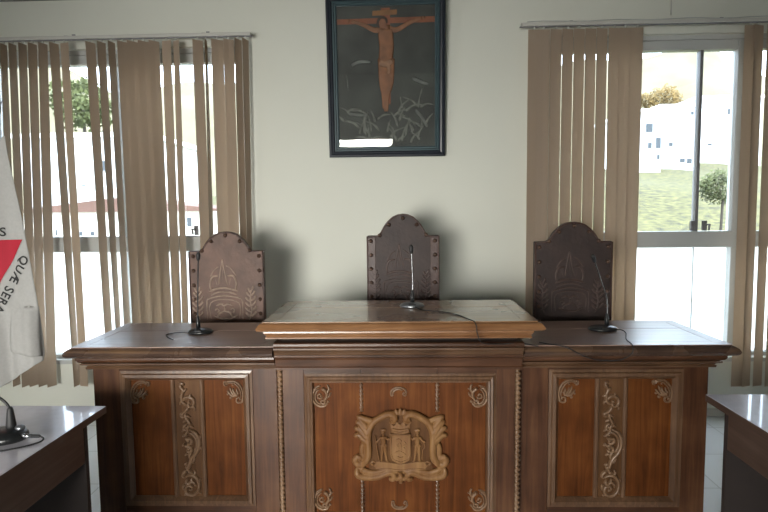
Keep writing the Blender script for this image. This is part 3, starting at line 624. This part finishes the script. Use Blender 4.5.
# ------------------------------------------------------------ flag on its pole
FX, FY = -1.86, 2.33
e = thing('draped_flag', 'white flag with a red triangle and black letters hanging beside the left window', 'flag', (FX, FY, 0))
MB().tube([(0, 0, .02), (.0, 0, 1.0), (.10, 0, 1.72), (.155, 0, 1.885)], [.013, .013, .011, .009], 12).build('pole', W_MOLDV, e)
MB().lathe([(.13, 0), (.13, .015), (.05, .03), (.02, .07), (.014, .2)], n=24).build('pole_stand', M_BLACKM, e)
tp = MB(); tp.tube([(.155, 0, 1.88), (.166, 0, 1.915), (.172, 0, 1.94), (.176, 0, 1.985), (.180, 0, 2.02)], [.005, .010, .009, .005, .001], 10)
tp.tube([(.150, 0, 1.925), (.172, 0, 1.945), (.192, 0, 1.975)], [.001, .004, .001], 8); tp.build('finial', M_ALUD, e)
# cloth surface: u along the outline from left to right, v from top down
def on_cloth(px, py):
    x, z = inv(px, py, FY-.022); return x-FX, z
def outline(v):
    """right and left world x (relative to FX) and z of the sheet's row v in 0..1"""
    R = cr([on_cloth(*p) for p in ((4.5, 136), (6.5, 150), (9.5, 165), (15, 190), (20, 212), (25.5, 240), (30, 262), (35, 290), (38.5, 310), (41, 335), (42.5, 352), (42, 361))], 6)
    Lf = cr([on_cloth(*p) for p in ((2.5, 136), (-12, 160), (-24, 190), (-32, 220), (-38, 250), (-42, 280), (-46, 310), (-50, 340), (-54, 365), (-56, 390), (-57, 410), (-58, 425))], 6)
    i = v*(len(R)-1); a = int(min(i, len(R)-2)); t = i-a
    return [R[a][k]+(R[a+1][k]-R[a][k])*t for k in (0, 1)]+[Lf[a][k]+(Lf[a+1][k]-Lf[a][k])*t for k in (0, 1)]
def clothy(x, z):
    d = max(0, min(1, (1.86-z)/.5)); q = max(.15, min(1, (.30-x)/.28)) if z > 1.1 else 1
    return -.02-.013*d*q*math.sin((x+.10*(1.9-z))*38+.8)-.007*d*q*math.sin((x-.04*(1.9-z))*75+z*3)
NU, NV = 48, 60; v = []; f = []
for j in range(NV+1):
    rx, rz, lx, lz = outline(j/NV)
    for i in range(NU+1):
        t = i/NU; x = lx+(rx-lx)*t; z = lz+(rz-lz)*t; v.append((x, clothy(x, z), z))
for j in range(NV):
    for i in range(NU): a = j*(NU+1)+i; f.append((a, a+1, a+NU+2, a+NU+1))
o = MB().add(v, f, True).build('cloth', M_FLAG, e); sd = o.modifiers.new('thick', 'SOLIDIFY'); sd.thickness = .002
# second fold hanging in front
v = []; f = []; n1, n2 = 20, 12
for j in range(n1+1):
    t = j/n1; py = 306+46*t
    for i in range(n2+1):
        u = i/n2; xl = 9.2+.6*math.sin(t*6); xr = 38+3.2*t; px = xl+(xr-xl)*u; pyy = py+(4.5*u if t == 1 else 4.5*u*t)
        x, z = on_cloth(px, pyy); v.append((x, clothy(x, z)+.004-.008*min(1, 2*t)-.013*t*math.sin(PI*min(1, (1-u)*1.0+.001))**.5*(1-u*.6), z))
for j in range(n1):
    for i in range(n2): a = j*(n2+1)+i; f.append((a, a+1, a+n2+2, a+n2+1))
o = MB().add(v, f, True).build('front_fold', M_FLAG, e); sd = o.modifiers.new('thick', 'SOLIDIFY'); sd.thickness = .002
# red triangle and letters follow the cloth surface
FD = bpy.data
# triangle tip at the right, level top edge, slanting lower edge
tipx, tipz = on_cloth(22.5, 239.5); lx2, lz2 = on_cloth(-40, 241); bx2, bz2 = on_cloth(-9, 302)
v = []; f = []; n = 28
for j in range(n+1):
    s = j/n
    for i in range(n+1):
        t = i/n; ax = tipx+(lx2-tipx)*s; az = tipz+(lz2-tipz)*s; bx = tipx+(bx2-tipx)*s; bz = tipz+(bz2-tipz)*s
        x = ax+(bx-ax)*t; z = az+(bz-az)*t; v.append((x, clothy(x, z)-.0028, z))
for j in range(n):
    for i in range(n): a = j*(n+1)+i; f.append((a, a+1, a+n+2, a+n+1))
MB().add(v, f, True).build('red_triangle', M_RED, e)
def text_on(txt, x, z, ang, size, name, space=1.1):
    cu = FD.curves.new(name, 'FONT'); cu.body = txt; cu.size = size; cu.space_character = space; cu.resolution_u = 3; cu.offset = .0009
    t = FD.objects.new(name, cu); col.objects.link(t); bpy.context.view_layer.update()
    me = FD.meshes.new_from_object(t.evaluated_get(bpy.context.evaluated_depsgraph_get())); FD.objects.remove(t)
    import bmesh
    bm = bmesh.new(); bm.from_mesh(me); bmesh.ops.subdivide_edges(bm, edges=bm.edges, cuts=1)
    for vt in bm.verts:
        a, b = rot2(vt.co.x, vt.co.y, ang); X, Z = x+a, z+b; vt.co = (X, clothy(X, Z)-.0032, Z)
    bm.to_mesh(me); bm.free(); me.materials.clear(); me.materials.append(M_INK)
    o = FD.objects.new(name, me); col.objects.link(o); o.parent = e; return o
hx, hz = bx2-tipx, bz2-tipz; ang = math.atan2(hz, hx)
x0, z0 = on_cloth(22.2, 254)
text_on('QU\u00c6 SERA', x0, z0, ang+.0, .052, 'lettering', 1.12)
xs, zs = on_cloth(4.5, 236)
text_on('TAS', xs-.088, zs, .0, .052, 'lettering', 1.1)

# ------------------------------------------------------------ framed print
PW, PH = .807, 1.075; TA = math.atan2(.080, PH)
e = thing('framed_print', 'large dark blue framed print of a crucifix hung high between the windows', 'picture', (-.109, 3.965, 1.871)); e.rotation_euler = (TA, 0, 0)
h = PW/2
MB().ring(-h, h, 0, PH, [(0, .02), (0, -.016), (.006, -.024), (.016, -.026), (.024, -.020), (.034, -.018), (.040, -.010), (.042, .012), (.042, .02)]).build('frame', M_FRAMEB, e)
MB().ring(-h+.041, h-.041, .041, PH-.041, [(0, .012), (0, -.012), (.010, -.014), (.014, -.006), (.024, -.008), (.030, -.002), (.030, .012)]).build('inner_slip', M_FRAMEI, e)
a = h-.070
def art(name, c, rough=.6, var=.0, vs=8): return plain('print_'+name, c, rough, var=var, vscale=vs)
pr = MB().box(-a, a, .008, .016, .070, PH-.070).build('print', art('night', (.030, .036, .030), var=.6, vs=5), e)
def flat(name, polys, y, mm):
    m = MB()
    for p in polys: m.prism(p, y-.0006, y)
    return m.build(name, mm, pr)
cz = PH-.215                                      # cross bar centre height
m = MB(); m.prism([(-a+.002, cz+.028), (-a+.002, cz+.062), (a-.002, cz+.070), (a-.002, cz+.032)], .0072, .008)
m.prism([(-.030, .36), (.028, .36), (.030, PH-.085), (-.032, PH-.085)], .0074, .008)
m.build('painted_cross', art('cross', (.20, .062, .022), var=.3, vs=10), pr)
m = MB(); m.prism([(-.090, cz+.080), (.075, cz+.086), (.078, cz+.118), (-.088, cz+.112)], .0064, .0072); m.build('painted_plaque', art('plaque', (.22, .10, .028), var=.3), pr)
m = MB(); y = .0066
def lim(p, r0, r1): m.rel(p, r0, r1, y, .04, n=10, taper=False, sm=5)
lim([(-.02, cz-.005), (-.075, cz-.012), (-.15, cz+.022), (-.235, cz+.050)], .022, .009); lim([(.02, cz-.005), (.075, cz-.012), (.16, cz+.030), (.245, cz+.060)], .022, .009)
lim([(-.245, cz+.050), (-.262, cz+.053)], .010, .008); lim([(.25, cz+.06), (.266, cz+.064)], .010, .008)
lim([(.0, cz-.01), (.0, cz-.06), (.005, cz-.12), (-.002, cz-.19), (-.004, cz-.245)], .052, .048)
lim([(-.03, cz-.01), (.03, cz-.01)], .03, .03)
lim([(-.022, cz-.20), (-.020, cz-.36), (-.012, cz-.44), (-.014, cz-.53)], .036, .015); lim([(.022, cz-.20), (.022, cz-.35), (.000, cz-.44), (-.004, cz-.55)], .036, .014)
m.build('painted_body', art('skin', (.20, .085, .035), var=.35, vs=14), pr)
m = MB(); m.ball((-.022, .0058, cz+.030), .027, .0012, .034); m.build('painted_head', art('face', (.20, .08, .035), var=.3, vs=20), pr)
m = MB(); m.rel([(-.045, cz+.0), (-.052, cz+.04), (-.030, cz+.068), (.000, cz+.060), (.008, cz+.03)], .010, .008, .0054, .04); m.build('painted_hair', art('hair', (.035, .018, .010)), pr)
m = MB(); m.rel([(-.045, cz-.215), (-.01, cz-.235), (.045, cz-.215)], .022, .022, .0052, .04); m.rel([(.01, cz-.23), (.02, cz-.27), (.012, cz-.30)], .018, .010, .0050, .04); m.build('painted_cloth', art('linen', (.24, .13, .07), var=.3, vs=20), pr)
m = MB(); random.seed(3)
for i in range(46):
    x = random.uniform(-a+.03, a-.03); z = random.uniform(.09, .34) if abs(x) > .07 else random.uniform(.09, .30); L_ = random.uniform(.06, .15); an = random.uniform(-1.1, 1.1)
    P = [(x, z), (x+L_*.5*math.sin(an), z+L_*.5*math.cos(an)), (x+L_*math.sin(an*1.5), z+L_*math.cos(an*1.3))]
    P = [(max(-a+.008, min(a-.008, p[0])), max(.078, p[1])) for p in P]; m.rel(P, .011, .003, .0070, .03, n=6, sm=3)
m.build('painted_leaves', art('leaves', (.12, .13, .11), var=.5, vs=20), pr)
m = MB()
for P in ([(-.24, .62), (-.18, .645), (-.10, .64)], [(.18, .53), (.25, .50), (.29, .49)], [(-.27, .30), (-.20, .29), (-.13, .285)], [(.20, .32), (.25, .26), (.28, .20)], [(-.27, .56), (-.265, .46)]):
    m.rel(P, .016, .010, .0071, .04, n=6, sm=4)
m.build('painted_clouds', art('clouds', (.11, .12, .11), var=.4, vs=15), pr)
MB().box(-a-.002, a+.002, .001, .003, .068, PH-.068).build('glass', M_GLASS, e)

# ------------------------------------------------------------ outside
M_GRASS = plain('sunlit_grass', (.078, .070, .018), .9, var=.7, vscale=3.2)
M_LEAF = plain('green_foliage', (.085, .095, .032), .9, var=.5, vscale=1.2)
M_LEAFO = plain('autumn_foliage', (.20, .13, .04), .9, var=.35, vscale=1.0)
M_BWHITE = plain('white_render', (.82, .82, .80), .9, var=.03, vscale=.5)
M_BPALE = plain('cream_render', (.80, .74, .62), .9, var=.04, vscale=.5)
M_WIN = plain('dark_window', (.035, .042, .046), .3)
M_TILE = plain('red_roof_tile', (.13, .07, .05), .9, var=.2, vscale=3)
M_HILL = plain('far_hill', (.165, .145, .088), 1, var=.2, vscale=.12)
M_STREET = plain('street', (.45, .44, .42), .9, var=.1)
M_BARK = plain('bark', (.05, .04, .028), .9)
def ground():
    m = MB(); n = 40; v = []; f = []
    for j in range(n+1):
        for i in range(n+1):
            x = -60+150*i/n; y = 4.6+115*j/n
            s = max(0, min(1, (x+8)/14))
            z = -3+s*(min(max(y-8, 0), 26)*.22+max(0, y-34)*.13)+(1-s)*max(0, y-40)*.10+.3*math.sin(x*.4)*math.sin(y*.3)*(y > 8)
            v.append((x, y, z))
    for j in range(n):
        for i in range(n): a = j*(n+1)+i; f.append((a, a+1, a+n+2, a+n+1))
    return struct(m.add(v, f, True).build('terrain', M_GRASS))
ground()
m = MB(); v = []; f = []
for i in range(61):
    x = -160+6*i; h1 = 46+5*math.sin(i*.35)+2.5*math.sin(i*.9+1)
    v += [(x, 150, -5), (x, 165, h1*.6), (x, 185, h1), (x, 210, h1*.5)]
for i in range(60):
    for k in range(3): a = i*4+k; f.append((a, a+1, a+5, a+4))
struct(m.add(v, f, True).build('far_hill', M_HILL))
def at(px, py, Y): x, z = inv(px, py, Y); return x, z
def building(label, x0, x1, y, dep, z0, z1, wins, wallm, roof=None, group='buildings beyond the right window'):
    e = thing('building', label, 'building', ((x0+x1)/2, y, z0), 0, group); xc = (x0+x1)/2
    MB().box(x0-xc, x1-xc, 0, dep, -4, z1-z0).build('wall', wallm, e)
    o = .3; R = MB().box(x0-xc-o, x1-xc+o, -o, dep+o, z1-z0, z1-z0+.25) if not roof else MB().prism([(x0-xc-o, z1-z0), (x1-xc+o, z1-z0), ((x0+x1)/2-xc, z1-z0+roof)], -o, dep+o)
    R.build('roof', M_TILE if roof else wallm, e)
    for (a, b, c, d) in wins:
        wf = MB().box(a-xc, b-xc, -.06, .02, c-z0, d-z0).build('window', M_ALU, e)
        MB().box(a-xc+.06, b-xc-.06, -.08, -.05, c-z0+.06, d-z0-.06).build('pane', M_WIN, wf)
    return e
def wpx(L, Y):
    out = []
    for a, b, c, d in L:
        x0, z1 = at(a, c, Y); x1, z0 = at(b, d, Y); out.append((x0, x1, z0, z1))
    return out
Y1 = 44
x0, zt = at(632, 113, Y1); x1, zb = at(660, 180, Y1)
building('white house with dark windows farthest left in the right window', x0, x1, Y1, 8, zb, zt, wpx([(645, 653, 123, 133), (647, 652, 142, 149), (655, 661, 137, 149), (656, 660, 154, 160)], Y1), M_BWHITE)
x0, zt = at(661.5, 108, 48); x1, zb = at(697, 178, 48)
building('large white house in the middle of the right window', x0, x1, 48, 9, zb, zt, wpx([(690, 694, 111, 115.5), (696, 700, 111, 115.5), (668, 673, 142, 147), (679, 685, 158, 163), (686, 692, 158, 164)], 48), M_BWHITE)
x0, zt = at(699, 99, 56); x1, zb = at(760, 178, 56)
building('white house seen right of the window bar in the right window', x0, x1, 56, 9, zb, zt, wpx([(727, 732, 108, 115), (707, 712, 143, 146), (745, 752, 120, 128)], 56), M_BWHITE)
# left window side
x0, zt = at(20, 139, 30); x1, zb = at(150, 206, 30)
building('white house with a brown roof edge seen through the left blind', x0, x1, 30, 8, zb, zt, wpx([(58, 64, 160, 172), (81, 87, 184, 187), (100, 107, 160, 172)], 30), M_BWHITE, group='buildings beyond the left window')
x0, zt = at(10, 213, 20); x1, zb = at(230, 238, 20)
e = building('low white wall house with red tiled roof seen through the left blind', x0, x1, 20, 4, zb, zt, wpx([(55, 60, 228, 237), (79, 85, 230, 237), (90, 97, 230, 237), (186, 194, 216, 228)], 20), M_BPALE, .5, group='buildings beyond the left window')
def tree(label, x, y, z, h, r, mleaf, seed, group):
    random.seed(seed); e = thing('tree', label, 'tree', (x, y, z), 0, group)
    MB().tube([(0, 0, -3), (.1, 0, h*.3), (0, .1, h*.75)], [r*.07, r*.06, r*.03], 8).build('trunk', M_BARK, e)
    v = []; f = []
    for i in range(1500):
        a = random.uniform(0, 2*PI); b = math.acos(random.uniform(-1, 1)); q = r*random.uniform(.55, 1)*(1+.25*math.sin(3*a+seed)*math.sin(2*b))
        c = Vector((q*math.sin(b)*math.cos(a), q*math.sin(b)*math.sin(a), h*.75+q*.8*math.cos(b)))
        s = random.uniform(.10, .20)*r*.6; u = Vector((random.gauss(0, 1), random.gauss(0, 1), random.gauss(0, 1))).normalized(); w_ = u.orthogonal().normalized(); o = len(v)
        v += [c-u*s, c+w_*s*.6, c+u*s, c-w_*s*.6]; f.append((o, o+1, o+2, o+3))
    MB().add(v, f).build('crown', mleaf, e)
x, z = at(665, 112, 70); tree('orange autumn tree above the white houses in the right window', x, 70, z-3.0, 6, 1.9, M_LEAFO, 1, 'trees outside')
x, z = at(646, 110, 74); tree('small yellowish tree beside the orange tree in the right window', x, 74, z-2.6, 5, 1.2, M_LEAFO, 2, 'trees outside')
x, z = at(82, 105, 42); tree('round green tree seen between the slats of the left blind', x, 42, z-3.7, 5, 2.3, M_LEAF, 3, 'trees outside')
x, z = at(700, 205, 22); tree('low green shrub on the bank in the right window', x+.75, 22, z-.2, 1.2, .8, M_LEAF, 4, 'trees outside')
